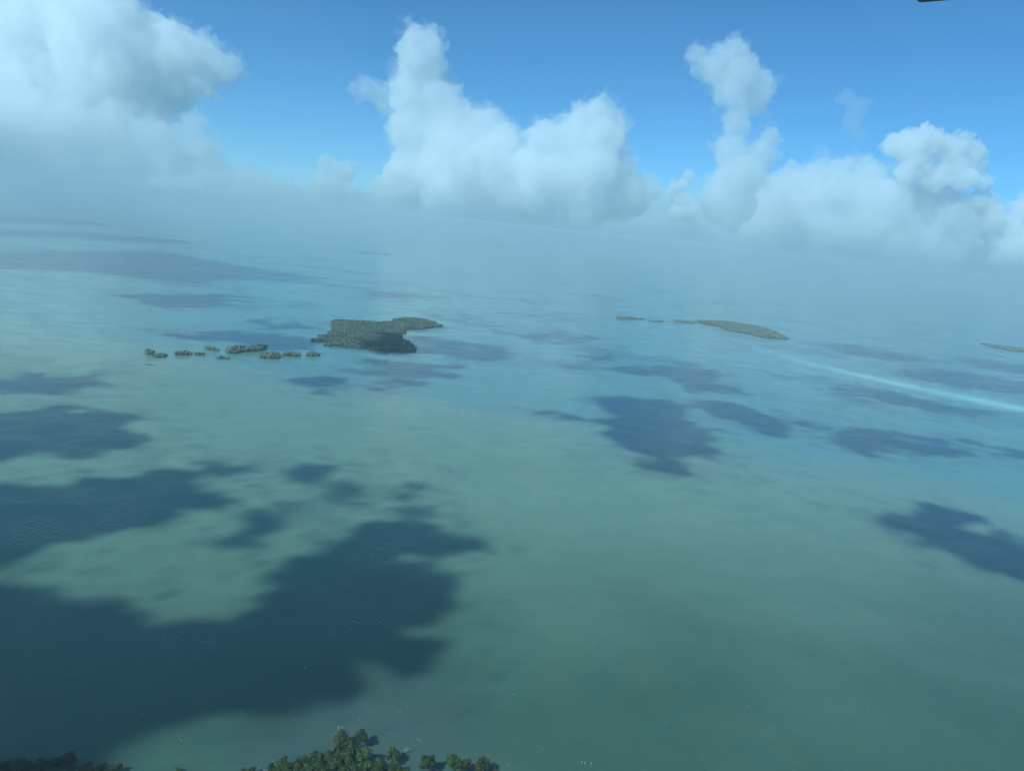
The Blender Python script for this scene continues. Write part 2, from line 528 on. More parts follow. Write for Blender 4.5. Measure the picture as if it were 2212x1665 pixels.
SHADE = cloud_material('cloud_vapour_overhead', 0.042)
SHADE_THIN = cloud_material('cloud_vapour_overhead_thin', 0.014)
def overhead(label, pix, height, thick=150, soft=45, amp=30, seed=0, thin=False, ns=48.0, wisp=0.07):
    """a flat-based fair-weather cloud whose shade falls on the outline pix of the water"""
    poly = [(p.x, p.y) for p in (P(x, y) for x, y in pix)]
    xs = [p[0] for p in poly]; ys = [p[1] for p in poly]
    pad = soft + amp * 1.5
    x0, x1, y0, y1 = min(xs) - pad, max(xs) + pad, min(ys) - pad, max(ys) + pad
    step = max(6.0, math.sqrt((x1 - x0) * (y1 - y0) / 26000))
    gx = np.arange(x0, x1 + step, step); gy = np.arange(y0, y1 + step, step)
    X, Y = np.meshgrid(gx, gy, indexing='ij')
    sd = edge_dist(X, Y, poly); sd[~inside(X, Y, poly)] *= -1
    nz = fbm(X / ns, Y / ns, 40 + seed * 7, 5)
    q = np.clip((sd + amp * nz * 2.5 + soft * 0.18) / soft, 0, 1)
    q = q * q * (3 - 2 * q)
    nz2 = fbm(X / (ns * .55), Y / (ns * .55), 300 + seed * 3, 5)
    fr = np.clip((sd + soft * 1.3 + amp * 3.0 * nz2) / (soft * 1.6), 0, 1) * np.clip(.25 + 1.6 * fbm(X / 30, Y / 30, 500 + seed, 3), 0, 1)
    q = np.maximum(q, wisp * fr)
    bump = 1 + 0.45 * fbm(X / 60, Y / 60, 90 + seed * 5, 4)
    T = thick * q * np.clip(bump, 0.3, 2)
    T[0, :] = T[-1, :] = 0; T[:, 0] = T[:, -1] = 0
    T[T < 0.6] = 0
    sx, sy = TO_SUN.x / TO_SUN.z, TO_SUN.y / TO_SUN.z
    on = T > 0
    nx, ny = X.shape
    cell = on[:-1, :-1] | on[1:, :-1] | on[:-1, 1:] | on[1:, 1:]
    ci, cj = np.nonzero(cell)
    used = np.zeros(X.shape, bool)
    for di in (0, 1):
        for dj in (0, 1):
            used[ci + di, cj + dj] = True
    idx_b = np.full(X.shape, -1, np.int64); ui, uj = np.nonzero(used)
    idx_b[ui, uj] = np.arange(len(ui))
    idx_t = idx_b.copy(); ti, tj = np.nonzero(used & on)
    idx_t[ti, tj] = len(ui) + np.arange(len(ti))
    zb = height - 0.15 * T[ui, uj]; zt = height + 0.85 * T[ti, tj]
    Vb = np.stack([X[ui, uj] + sx * zb, Y[ui, uj] + sy * zb, zb], 1)
    Vt = np.stack([X[ti, tj] + sx * zt, Y[ti, tj] + sy * zt, zt], 1)
    V = np.concatenate([Vb, Vt])
    a, b, c, d = (ci, cj), (ci + 1, cj), (ci + 1, cj + 1), (ci, cj + 1)
    # no two faces over the very same four rim vertices
    core = on[a] | on[b] | on[c] | on[d]
    Ft = np.stack([idx_t[a], idx_t[b], idx_t[c], idx_t[d]], 1)
    Fb = np.stack([idx_b[a], idx_b[d], idx_b[c], idx_b[b]], 1)
    me = npmesh('cloud', V, np.concatenate([Ft, Fb]))
    cx, cy_ = V[:, 0].mean(), V[:, 1].mean()
    co = V - np.array([cx, cy_, height]); 
    me.vertices.foreach_set('co', co.astype(np.float32).ravel()) if len(me.vertices) == len(V) else None
    NTRI[0] += len(me.polygons)
    o = link('overhead_cloud', me, SHADE_THIN if thin else SHADE)
    o.location = (cx, cy_, height)
    tag(o, label, 'cloud', 'clouds above the view')
    return o

SHADOWS = [
 ('largest overhead cloud, its shade darkening the water at lower left', [(-90,1290),(-60,1262),(0,1262),(130,1275),(230,1300),(330,1310),(365,1335),(400,1352),(470,1352),(530,1325),(570,1280),(600,1240),(650,1200),(700,1168),(760,1142),(810,1130),(870,1128),(930,1122),(965,1148),(1040,1168),(1040,1185),(1000,1194),(930,1196),(880,1185),(870,1205),(935,1220),(975,1255),(992,1290),(972,1330),(955,1350),(915,1362),(905,1385),(945,1388),(968,1402),(950,1440),(905,1465),(860,1455),(830,1425),(780,1430),(765,1455),(780,1480),(740,1503),(690,1520),(590,1548),(470,1560),(370,1580),(300,1612),(250,1650),(170,1700),(-20,1720),(-90,1700)], {'soft':24,'amp':11,'ns':26}),
 ('long overhead cloud shading the water at the left edge', [(-110,1062),(0,1053),(60,1058),(150,1062),(190,1035),(260,1028),(400,1018),(440,1016),(425,1037),(440,1058),(500,1080),(470,1096),(400,1100),(370,1116),(300,1130),(220,1147),(190,1165),(120,1182),(60,1205),(0,1225),(-110,1255)], {'soft':20,'amp':12,'ns':34}),
 ('small overhead cloud by the tip of the long left one', [(430,1003),(500,998),(562,997),(555,1015),(540,1030),(470,1035),(435,1022)], {'soft':40,'amp':22,'thick':120}),
 ('ragged overhead cloud right of the small one', [(590,1024),(640,1010),(700,1008),(730,1022),(700,1036),(640,1034)], {'soft':40,'amp':25,'thick':65}),
 ('thin torn overhead cloud shading a faint patch', [(715,1045),(775,1038),(808,1065),(770,1082),(725,1068)], {'soft':60,'amp':35,'thin':True}),
 ('feathery overhead cloud above the sunlit green gap', [(490,1132),(520,1110),(565,1092),(640,1088),(657,1105),(640,1125),(600,1150),(540,1172),(470,1182),(448,1165),(480,1150)], {'soft':45,'amp':17,'thick':120,'ns':36}),
 ('smallest overhead shred above the middle of the lagoon', [(855,1060),(900,1044),(932,1050),(905,1063),(862,1074)], {'soft':40,'amp':20,'thin':True}),
 ('narrow overhead shred just before the largest cloud', [(868,1106),(915,1096),(928,1106),(885,1114)], {'soft':35,'amp':15,'thin':True}),
 ('broad overhead cloud shading the left edge below the far islets', [(-300,905),(0,888),(100,884),(200,887),(300,890),(290,905),(270,912),(240,927),(282,945),(262,965),(200,981),(140,996),(60,1001),(0,1006),(-300,1020)], {'soft':50,'amp':28}),
 ('flat overhead cloud shading the left edge beside the islets', [(-200,822),(0,812),(80,808),(150,812),(215,808),(200,822),(222,835),(150,846),(50,850),(-200,858)], {'soft':50,'amp':30}),
 ('rounded overhead cloud shading the water before the big island', [(650,824),(700,808),(760,815),(782,832),(760,843),(700,843),(660,834)], {'soft':50,'amp':28}),
 ('long overhead cloud shading the water right before the big island', [(738,790),(800,782),(900,780),(1000,795),(960,808),(900,815),(925,830),(860,838),(800,839),(775,820),(800,806)], {'soft':55,'amp':36,'thick':110}),
 ('deep jagged overhead cloud shading the centre right', [(1278,866),(1350,861),(1440,864),(1487,885),(1480,905),(1500,925),(1548,930),(1520,950),(1548,968),(1505,980),(1500,996),(1460,1012),(1400,1008),(1385,985),(1345,965),(1310,940),(1335,922),(1260,917),(1195,893),(1300,905),(1318,890)], {'soft':32,'amp':22}),
 ('torn overhead fragment below the jagged one', [(1350,1002),(1400,996),(1490,994),(1470,1018),(1400,1016)], {'soft':50,'amp':26,'thick':110}),
 ('oval overhead cloud right of the jagged one', [(1505,876),(1550,870),(1600,880),(1660,890),(1728,908),(1738,933),(1690,942),(1640,932),(1590,915),(1555,895)], {'soft':40,'amp':24}),
 ('stretched overhead cloud near the right edge', [(1790,935),(1850,924),(1900,938),(1960,945),(2050,957),(2105,980),(2050,990),(1990,986),(1930,976),(1860,972),(1815,955)], {'soft':60,'amp':34,'thick':120}),
 ('overhead cloud cut by the right edge', [(2095,955),(2150,960),(2330,1000),(2330,1025),(2180,985)], {'soft':60,'amp':30,'thick':110}),
 ('overhead cloud shading the turquoise flats in the middle', [(1325,795),(1400,784),(1500,790),(1560,810),(1568,845),(1510,841),(1450,820),(1380,806)], {'soft':60,'amp':36,'thick':130}),
 ('little overhead cloud left of the turquoise flats', [(1198,788),(1262,783),(1282,792),(1230,800)], {'soft':50,'amp':24,'thick':110}),
 ('tiny overhead cloud above the middle distance', [(1270,770),(1330,768),(1325,778),(1280,780)], {'soft':45,'amp':24,'thick':100}),
 ('overhead cloud between the two island groups', [(1115,722),(1200,715),(1295,730),(1240,743),(1170,736)], {'soft':60,'amp':40,'thin':True}),
 ('overhead cloud shading the tip of the big island', [(800,740),(840,722),(900,726),(960,730),(1050,745),(1130,765),(1060,775),(980,772),(930,764),(820,762)], {'soft':50,'amp':26}),
 ('flat overhead cloud shading the water behind the islets', [(330,718),(450,715),(560,724),(640,731),(700,738),(690,756),(620,757),(540,748),(460,736),(390,726)], {'soft':60,'amp':36}),
 ('small overhead cloud behind the big island', [(550,697),(620,690),(690,700),(650,714),(590,711)], {'soft':60,'amp':40,'thick':110}),
 ('thin overhead cloud far beyond the islets', [(230,635),(400,631),(500,640),(525,652),(440,661),(380,666),(300,652)], {'soft':70,'amp':50,'thick':110}),
 ('wide distant overhead cloud on the left', [(-400,535),(0,545),(200,543),(330,543),(430,558),(500,572),(600,586),(700,602),(620,609),(540,606),(400,609),(300,601),(180,588),(0,580),(-400,575)], {'soft':80,'amp':55}),
 ('ragged overhead cloud shading the lower right edge', [(1900,1130),(1950,1100),(2040,1096),(2100,1115),(2128,1140),(2200,1160),(2420,1180),(2420,1290),(2260,1262),(2180,1236),(2100,1202),(2040,1192),(1980,1182),(1940,1155)], {'soft':26,'amp':22,'thick':110,'ns':40,'wisp':.12}),
 ('long overhead cloud beside the pale sand streak', [(1800,828),(1900,840),(2050,868),(2175,895),(2100,902),(2000,888),(1900,872),(1825,852)], {'soft':60,'amp':38,'thin':True}),
 ('long overhead cloud beyond the pale sand streak', [(1930,797),(2050,800),(2180,820),(2330,850),(2330,868),(2150,846),(2050,832),(1960,812)], {'soft':70,'amp':45,'thick':110}),
 ('distant overhead streak right of the far islands', [(1740,738),(1850,744),(2000,775),(1960,784),(1880,775),(1790,758)], {'soft':70,'amp':45,'thin':True}),
 ('distant overhead streak at the far right edge', [(2040,765),(2150,778),(2330,805),(2330,825),(2180,808),(2080,790)], {'soft':70,'amp':45,'thin':True}),
 ('thin distant overhead cloud far beyond the big island', [(760,625),(850,628),(945,640),(880,645),(800,638)], {'soft':80,'amp':50,'thin':True}),
 ('long distant overhead streak near the left horizon', [(-140,492),(150,500),(420,522),(380,528),(150,514),(-140,508)], {'soft':110,'amp':60}),
 ('farthest overhead streak at the left horizon', [(-140,458),(150,474),(260,487),(150,487),(-140,474)], {'soft':140,'amp':70}),
]
for i, (lab, pix, kw) in enumerate(SHADOWS):
    i += i > 11
    overhead(lab, pix, (1000 if i > 12 else 900) + (i % 5) * 22, seed=i, **kw)
print('cloud faces', NTRI[0])

# ------------------------------------------------------------------ foliage
def leaf_material(name, c1, c2, rough=0.55, scale=0.35):
    M = NT(name)
    geo = M.n('ShaderNodeNewGeometry')
    oi = M.n('ShaderNodeObjectInfo')
    big = M.noise(geo.outputs['Position'], scale, 3)
    f = M.math('ADD', M.math('MULTIPLY', geo.outputs['Random Per Island'], 0.5), M.math('MULTIPLY', M.mapr(big, 0.3, 0.7), 0.5))
    col = M.mix(f, c1, c2)
    hsv = M.n('ShaderNodeHueSaturation')
    M.l(col, hsv.inputs['Color'])
    M.l(M.math('ADD', M.math('MULTIPLY', oi.outputs['Random'], 0.5), 0.75), hsv.inputs['Value'])
    M.l(M.math('ADD', M.math('MULTIPLY', oi.outputs['Random'], 0.04), 0.48), hsv.inputs['Hue'])
    bs = M.n('ShaderNodeBsdfPrincipled')
    M.l(hsv.outputs[0], bs.inputs['Base Color'])
    bs.inputs['Roughness'].default_value = rough
    bs.inputs['Specular IOR Level'].default_value = 0.3
    M.l(bs.outputs[0], M.out.inputs['Surface'])
    return M.m

def plain_material(name, c1, c2, scale=2.0, rough=0.8, metal=0.0):
    M = NT(name)
    tc = M.n('ShaderNodeTexCoord')
    col = M.mix(M.mapr(M.noise(tc.outputs['Object'], scale, 4, 0.6), 0.3, 0.7), c1, c2)
    bs = M.n('ShaderNodeBsdfPrincipled')
    M.l(col, bs.inputs['Base Color'])
    bs.inputs['Roughness'].default_value = rough
    bs.inputs['Metallic'].default_value = metal
    M.l(bs.outputs[0], M.out.inputs['Surface'])
    return M.m

LEAF = leaf_material('mangrove_leaf', (0.024, 0.042, 0.012), (0.122, 0.150, 0.042))
LEAF_DARK = leaf_material('shrub_leaf', (0.024, 0.036, 0.014), (0.070, 0.085, 0.034))
LEAF_FAR = leaf_material('far_mangrove_leaf', (0.072, 0.098, 0.070), (0.235, 0.278, 0.203), scale=0.035)  # grey-green foliage with some distance haze mixed into the colour
HAZED_LEAF = leaf_material('hazed_mangrove_leaf', (0.140, 0.165, 0.125), (0.330, 0.365, 0.285), scale=0.02)  # same mangroves farther off, distance haze painted into their leaf colour
BARK = plain_material('mangrove_bark', (0.10, 0.085, 0.07), (0.22, 0.19, 0.16), 3.0)
DEAD = plain_material('dead_wood', (0.34, 0.31, 0.27), (0.52, 0.48, 0.43), 4.0)
MUD = plain_material('mud', (0.10, 0.085, 0.060), (0.19, 0.16, 0.12), 0.08, 0.7)
SAND = plain_material('pale_sand', (0.40, 0.37, 0.29), (0.55, 0.51, 0.42), 0.15, 0.9)

def tube(V, F, a, b, ra, rb, n=5):
    a = Vector(a); b = Vector(b); d = (b - a).normalized()
    u = d.orthogonal().normalized(); w_ = d.cross(u)
    k = len(V)
    for p, r in ((a, ra), (b, rb)):
        for i in range(n):
            t = 2 * math.pi * i / n
            V.append(p + u * (r * math.cos(t)) + w_ * (r * math.sin(t)))
    for i in range(n):
        j = (i + 1) % n
        F.append((k + i, k + j, k + n + j, k + n + i))
    F.append(tuple(k + i for i in reversed(range(n)))); F.append(tuple(k + n + i for i in range(n)))

def crown_lobes(rnd, h, r, n, flat=1.0):
    """lobe centres and sizes of a rounded, cauliflower crown"""
    out = [(Vector((0, 0, h * 0.58)), r * 0.62)]
    for i in range(n):
        a = 2 * math.pi * (i + rnd.random() * 0.8) / n * 2.4
        q = rnd.uniform(0.25, 0.85)
        z = h * (0.30 + 0.55 * rnd.random() * (1.05 - 0.35 * q))
        out.append((Vector((math.cos(a) * r * q, math.sin(a) * r * q, z * flat)), r * rnd.uniform(0.26, 0.42)))
    return out

def crown_mesh(rnd, lobes, per, size):
    """leaf sprays set over every lobe, facing outward"""
    V = []; F = []
    for c, r in lobes:
        for i in range(per):
            d = Vector((rnd.gauss(0, 1), rnd.gauss(0, 1), rnd.gauss(0.25, 1))).normalized()
            p = c + d * r * (rnd.uniform(0.72, 1.06) if rnd.random() < 0.9 else rnd.uniform(1.05, 1.25))
            nrm = (d + Vector((rnd.gauss(0, .45), rnd.gauss(0, .45), rnd.gauss(0.25, .45)))).normalized()
            u = nrm.orthogonal().normalized(); v_ = nrm.cross(u)
            t = rnd.uniform(0, math.pi)
            u, v_ = u * math.cos(t) + v_ * math.sin(t), v_ * math.cos(t) - u * math.sin(t)
            s1 = size * rnd.uniform(0.6, 1.3); s2 = s1 * rnd.uniform(0.5, 0.9)
            k = len(V)
            V += [p - u * s1, p - v_ * s2 + nrm * s1 * .15, p + u * s1, p + v_ * s2 + nrm * s1 * .15]
            F.append((k, k + 1, k + 2)); F.append((k, k + 2, k + 3))
    return pymesh('crown', V, F)

def trunk_mesh(rnd, h, lobes, roots=6, r=0.16):
    V = []; F = []
    top = Vector((rnd.uniform(-.3, .3), rnd.uniform(-.3, .3), h * 0.42))
    tube(V, F, (0, 0, 0.9), top, r * 1.2, r * 0.8)
    for i in range(roots):                      # arched prop roots
        a = 2 * math.pi * (i + rnd.random() * .6) / roots
        d = rnd.uniform(0.7, 1.6)
        k = Vector((math.cos(a) * d * .55, math.sin(a) * d * .55, rnd.uniform(.8, 1.2)))
        e = Vector((math.cos(a) * d, math.sin(a) * d, -0.25))
        tube(V, F, (0, 0, rnd.uniform(1.0, 1.6)), k, .07, .06, 4); tube(V, F, k, e, .06, .05, 4)
    for c, rr in lobes[1:]:
        tube(V, F, top * rnd.uniform(.5, 1.0), c, r * .5, r * .18, 4)
    return pymesh('trunk', V, F)

def proto(seed, h, r, n, per, size):
    rnd = random.Random(seed)
    lobes = crown_lobes(rnd, h, r, n)
    return crown_mesh(rnd, lobes, per, size), trunk_mesh(rnd, h, lobes), h, r

PROTOS = [proto(101, 8.6, 4.0, 15, 190, .30), proto(102, 9.2, 3.1, 13, 190, .30), proto(103, 7.6, 3.8, 16, 180, .30),
          proto(104, 8.0, 3.0, 12, 190, .28), proto(105, 8.8, 3.6, 17, 170, .30)]
SHRUBS = [proto(111, 4.2, 3.3, 14, 150, .26), proto(112, 3.6, 3.8, 15, 150, .26), proto(113, 4.8, 3.0, 13, 150, .26)]

def plant(name, pr, x, y, label, cat='tree', group=None, scale=1.0, mat=None, hmid=0.55, zs=1.0, px=True):
    crown, trunk, h, r = pr
    p = P(x, y, h * hmid * scale * zs) if px else Vector((x, y, 0))
    e = empty(name, (p.x, p.y, 0), random.uniform(0, 6.28))
    e.scale = (scale, scale, scale * zs)
    tag(e, label, cat, group)
    c = link('crown', crown, None, e); t = link('trunk', trunk, None, e)
    return e

for pr in PROTOS: pr[0].materials.append(LEAF); pr[1].materials.append(BARK)
for pr in SHRUBS: pr[0].materials.append(LEAF_DARK); pr[1].materials.append(DEAD)

G = 'mangroves of the near grove'
for (x, y, k, s, zs, lab) in [
    (741, 1594, 0, 1.08, 1.0, 'broad rounded mangrove at the outer tip of the near grove'),
    (781, 1589, 1, 1.0, 1.1, 'tall narrow mangrove right beside the broad one at the grove tip'),
    (761, 1612, 3, 0.95, 0.9, 'grey green mangrove below the pair at the grove tip'),
    (723, 1621, 3, 0.42, 1.3, 'slim pale sapling left of the gap behind the grove tip'),
    (849, 1626, 1, 1.05, 1.0, 'lone tall mangrove in the water right of the grove, long shadow'),
    (926, 1642, 1, 1.0, 1.15, 'second lone tall mangrove standing in the water further right'),
    (914, 1649, 3, 0.72, 0.9, 'lower mangrove leaning against the second lone tree'),
    (982, 1645, 2, 1.08, 1.0, 'wide bushy mangrove left of the right end pair'),
    (1006, 1651, 3, 0.95, 0.9, 'smaller mangrove filling the right flank of the wide bushy one'),
    (1042, 1651, 4, 0.92, 1.0, 'rightmost full mangrove by the lower edge of the view'),
    (1067, 1664, 2, 0.45, 0.8, 'small low mangrove at the right end of the row'),
    (609, 1648, 1, 0.98, 1.05, 'yellow green mangrove at the left end of the dense grove'),
    (678, 1639, 4, 0.95, 1.0, 'rounded mangrove on the left shoulder of the dense grove'),
    (705, 1631, 0, 0.95, 1.0, 'sunlit mangrove on the crest of the dense grove by the sapling'),
    (747, 1633, 2, 1.1, 1.0, 'full mangrove on the crest of the dense grove below the gap'),
    (786, 1630, 4, 1.05, 1.0, 'mangrove on the right crest of the dense grove beside the channel'),
    (586, 1658, 3, 0.75, 0.9, 'sparse greyish mangrove left of the yellow green one'),
    (545, 1661, 3, 0.5, 1.1, 'small upright mangrove at the far left of the grove'),
    (529, 1665, 2, 0.5, 0.8, 'low mound shaped mangrove ending the grove on the left'),
    (821, 1653, 2, 1.0, 0.95, 'mangrove in front of the lone tall tree, left of two'),
    (849, 1656, 0, 0.9, 0.95, 'mangrove in front of the lone tall tree, right of two'),
    (385, 1664, 2, 0.45, 0.8, 'tiny isolated mangrove bush at the lower edge left of the grove'),
]:
    plant('mangrove_tree', PROTOS[k], x, y, lab, 'tree', G, s, zs=zs)
ORD = ['first', 'second', 'third', 'fourth', 'fifth', 'sixth', 'seventh', 'eighth', 'ninth', 'tenth', 'eleventh']
inner = [(641, 1654, 2, .95), (660, 1649, 0, .9), (622, 1664, 4, .9), (690, 1655, 1, 1.0), (722, 1652, 4, 1.05), (757, 1656, 0, 1.0),
                     (790, 1652, 1, 1.0), (665, 1668, 2, 1.0), (705, 1672, 0, 1.0), (740, 1674, 4, 1.0), (776, 1672, 2, 1.0), (812, 1672, 0, 1.0),
                     (868, 1670, 2, .85), (640, 1676, 0, 1.0), (600, 1676, 4, .9), (1000, 1674, 0, .9), (1036, 1670, 2, .8)]
inner.sort()
up_, lo_ = [q for q in inner if q[1] < 1660], [q for q in inner if q[1] >= 1660]
for row, words in ((up_, '%s mangrove from the left in the second row of the dense grove'), (lo_, '%s mangrove from the left in the row cut by the lower edge')):
    for i, (x, y, k, s) in enumerate(row):
        plant('mangrove_tree', PROTOS[k], x, y, words % ORD[i], 'tree', G, s)
GS = 'dark shrubs in the lower left corner'
for (x, y, k, s, lab) in [
    (147, 1640, 2, 1.35, 'tallest dark shrub of the lower left clump, rounded head'),
    (120, 1648, 0, 1.1, 'dark shrub with pale twigs left of the tallest one'),
    (88, 1652, 1, 1.0, 'dull green leaning shrub between the two dark heads'),
    (41, 1652, 0, 1.45, 'wide black green shrub at the far left corner'),
    (10, 1658, 1, 1.2, 'low dark shrub touching the left edge of the view'),
    (190, 1656, 1, 0.8, 'flat dark shrub right of the tallest one'),
    (219, 1657, 0, 0.8, 'low tangled shrub with bare grey twigs'),
    (252, 1659, 2, 0.95, 'rounded dark shrub at the right end of the corner clump'),
]:
    plant('mangrove_shrub', SHRUBS[k], x, y, lab, 'shrub', GS, s)
for i, (x, y, k, s) in enumerate([(20, 1674, 0, 1.3), (70, 1668, 1, 1.2), (105, 1668, 0, 1.2), (140, 1664, 1, 1.2), (172, 1668, 2, 1.0), (205, 1670, 1, 1.0), (238, 1672, 0, 1.0)]):
    plant('mangrove_shrub', SHRUBS[k], x, y, '%s dark shrub from the left along the bottom edge of the lower left clump' % ORD[i], 'shrub', GS, s)

def dead_bush(x, y, h, seed, label):
    rnd = random.Random(seed); V = []; F = []
    def grow(p, d, l, r, n):
        q = p + d * l
        tube(V, F, p, q, r, r * .6, 4)
        if n:
            for i in range(rnd.randint(2, 3)):
                grow(q, (d + Vector((rnd.gauss(0, .55), rnd.gauss(0, .55), rnd.gauss(.1, .3)))).normalized(), l * rnd.uniform(.6, .85), r * .6, n - 1)
    for i in range(4):
        grow(Vector((rnd.gauss(0, .06), rnd.gauss(0, .06), -.2)), Vector((rnd.gauss(0, .4), rnd.gauss(0, .4), 1)).normalized(), h * .34, .11, 4)
    p = P(x, y, h * .6)
    o = link('dead_mangrove', pymesh('dead_mangrove', V, F), DEAD)
    o.location = (p.x, p.y, 0)
    tag(o, label, 'dead tree', 'bare dead mangroves')
dead_bush(731, 1572, 4.5, 1, 'bleached leafless mangrove in the water beyond the grove tip')
dead_bush(876, 1618, 3.6, 2, 'bare pale twigs right of the lone tall mangrove')
dead_bush(718, 1622, 3.2, 3, 'bare pale twigs beside the slim sapling')
dead_bush(205, 1652, 3.4, 4, 'bare grey twigs sticking out of the lower left shrubs')
dead_bush(570, 1663, 2.8, 5, 'bare pale twigs at the left end of the grove')

# mud the near mangroves stand on
def flat_island(name, pix, z, mat, jag=0.0, seed=0, kind='structure', label=None, sub=4):
    rnd = random.Random(seed)
    pts = [P(x, y) for x, y in pix]
    ring = []
    n = len(pts)
    for i in range(n):
        a, b = pts[i], pts[(i + 1) % n]
        for k in range(sub):
            q = a.lerp(b, k / sub)
            ring.append(Vector((q.x + rnd.gauss(0, jag), q.y + rnd.gauss(0, jag), 0)))
    c = sum(ring, Vector()) / len(ring)
    V = []; F = []
    m = len(ring)
    V += [Vector((p.x, p.y, -0.6)) for p in ring]
    V += [c.lerp(p, 0.97) + Vector((0, 0, z * .6)) for p in ring]
    V += [c.lerp(p, 0.85) + Vector((0, 0, z)) for p in ring]
    for L in (0, 1):
        for i in range(m):
            j = (i + 1) % m
            F.append((L * m + i, L * m + j, (L + 1) * m + j, (L + 1) * m + i))
    F.append(tuple(2 * m + i for i in range(m)))
    o = link(name, pymesh(name, V, F), mat)
    if kind: tag(o, label, kind=kind)
    return o
flat_island('mud_bank', [(590, 1664), (640, 1660), (700, 1648), (760, 1646), (800, 1650), (850, 1668), (800, 1700), (620, 1700)], 0.25, MUD, 1.0, 3,
            label='dark mud bank under the near mangrove grove')
flat_island('mud_bank', [(-40, 1668), (40, 1664), (130, 1656), (200, 1664), (262, 1668), (240, 1700), (-60, 1710)], 0.3, MUD, 1.0, 4,
            label='dark mud bank under the lower left shrubs')

# ------------------------------------------------------------------ far mangrove islands
import bmesh as _bm
_b = _bm.new(); _bm.ops.create_icosphere(_b, subdivisions=1, radius=1.0)
ICOV = np.array([v.co[:] for v in _b.verts]); ICOF = np.array([[v.index for v in f.verts] for f in _b.faces]); _b.free()

def clumps(pts, rng, leafy=16, lobes=3):
    """one mesh of small crowns: ragged lobes with leaf sprays; pts = (x, y, z, radius, height)"""
    V = []; F = []; n = 0
    for (x, y, z, r, h) in pts:
        for k in range(lobes):
            a = rng.uniform(0, 6.28); q = r * rng.uniform(0, .5)
            c = np.array([x + q * math.cos(a), y + q * math.sin(a), z + h * rng.uniform(.5, .82)])
            s = r * rng.uniform(.5, .8)
            v = ICOV * rng.uniform(.78, 1.2, (12 if len(ICOV) == 12 else len(ICOV), 1)) * np.array([s, s, s * .85 * h / (2.2 * r) + .3]) + c
            V.append(v); F.append(ICOF + n); n += len(v)
        # skirt down to the ground
        v = ICOV * rng.uniform(.8, 1.1, (len(ICOV), 1)) * np.array([r * .8, r * .8, h * .36]) + np.array([x, y, z + h * .33])
        V.append(v); F.append(ICOF + n); n += len(v)
        for k in range(leafy):
            d = rng.normal(size=3); d[2] = abs(d[2]); d /= np.linalg.norm(d) + 1e-6
            c = np.array([x, y, z + h * .55]) + d * np.array([r, r, h * .48]) * rng.uniform(.85, 1.12)
            t = rng.normal(size=(3, 3)) * .42
            V.append(c + t); F.append(np.array([[n, n + 1, n + 2]])); n += 3
    return npmesh('crown', np.concatenate(V), np.concatenate(F))

def scatter(poly, spacing, rng):
    xs = [p[0] for p in poly]; ys = [p[1] for p in poly]
    gx, gy = np.meshgrid(np.arange(min(xs), max(xs), spacing), np.arange(min(ys), max(ys), spacing))
    gx = gx + rng.uniform(-.45, .45, gx.shape) * spacing; gy = gy + rng.uniform(-.45, .45, gy.shape) * spacing
    m = inside(gx, gy, poly)
    return np.stack([gx[m], gy[m]], 1)

def wooded_island(name, label, pix, rng_seed, spacing, hts, holes=(), zg=0.5, wig=4.0, mat=None):
    rng = np.random.default_rng(rng_seed)
    pts = [P(x, y) for x, y in pix]
    # roughen the shoreline
    poly = []
    n = len(pts)
    for i in range(n):
        a, b = pts[i], pts[(i + 1) % n]
        for k in range(3):
            q = a.lerp(b, k / 3); poly.append((q.x + rng.normal() * wig, q.y + rng.normal() * wig))
    cx = sum(p[0] for p in poly) / len(poly); cy_ = sum(p[1] for p in poly) / len(poly)
    e = empty(name, (cx, cy_, 0)); tag(e, label, 'island')
    g = flat_island('ground', pix, zg, MUD, wig * .6, rng_seed, kind=None)
    g.parent = e; g.matrix_parent_inverse = Matrix.Translation((-cx, -cy_, 0))
    xy = scatter(poly, spacing, rng)
    keep = np.ones(len(xy), bool)
    for hx in holes:
        hp = [(q.x, q.y) for q in (P(x, y) for x, y in hx)]
        keep &= ~inside(xy[:, 0], xy[:, 1], hp)
    keep &= (rng.random(len(xy)) > .06) & (fbm(xy[:, 0] / 26, xy[:, 1] / 26, rng_seed + 3, 3) > -.5)
    xy = xy[keep]
    hn = fbm(xy[:, 0] / 60, xy[:, 1] / 60, rng_seed, 3)
    hh = hts[0] + (hts[1] - hts[0]) * np.clip(.5 + .7 * hn + rng.normal(size=len(xy)) * .15, 0, 1)
    hh = hh * (.55 + .45 * np.clip(edge_dist(xy[:, 0], xy[:, 1], poly) / 14, 0, 1))
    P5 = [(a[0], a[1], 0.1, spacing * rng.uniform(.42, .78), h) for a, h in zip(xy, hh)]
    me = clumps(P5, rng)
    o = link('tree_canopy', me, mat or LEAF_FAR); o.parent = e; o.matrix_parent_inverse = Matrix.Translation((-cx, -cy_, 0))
    o['kind'] = 'stuff'
    for hx in holes:
        c = flat_island('sandy_clearing', hx, zg + .35, SAND, 1.0, rng_seed + 5, kind=None)
        c.parent = e; c.matrix_parent_inverse = Matrix.Translation((-cx, -cy_, 0))
        c['label'] = 'bare pale sand patch between the trees'
    print(name, len(xy))
    return e

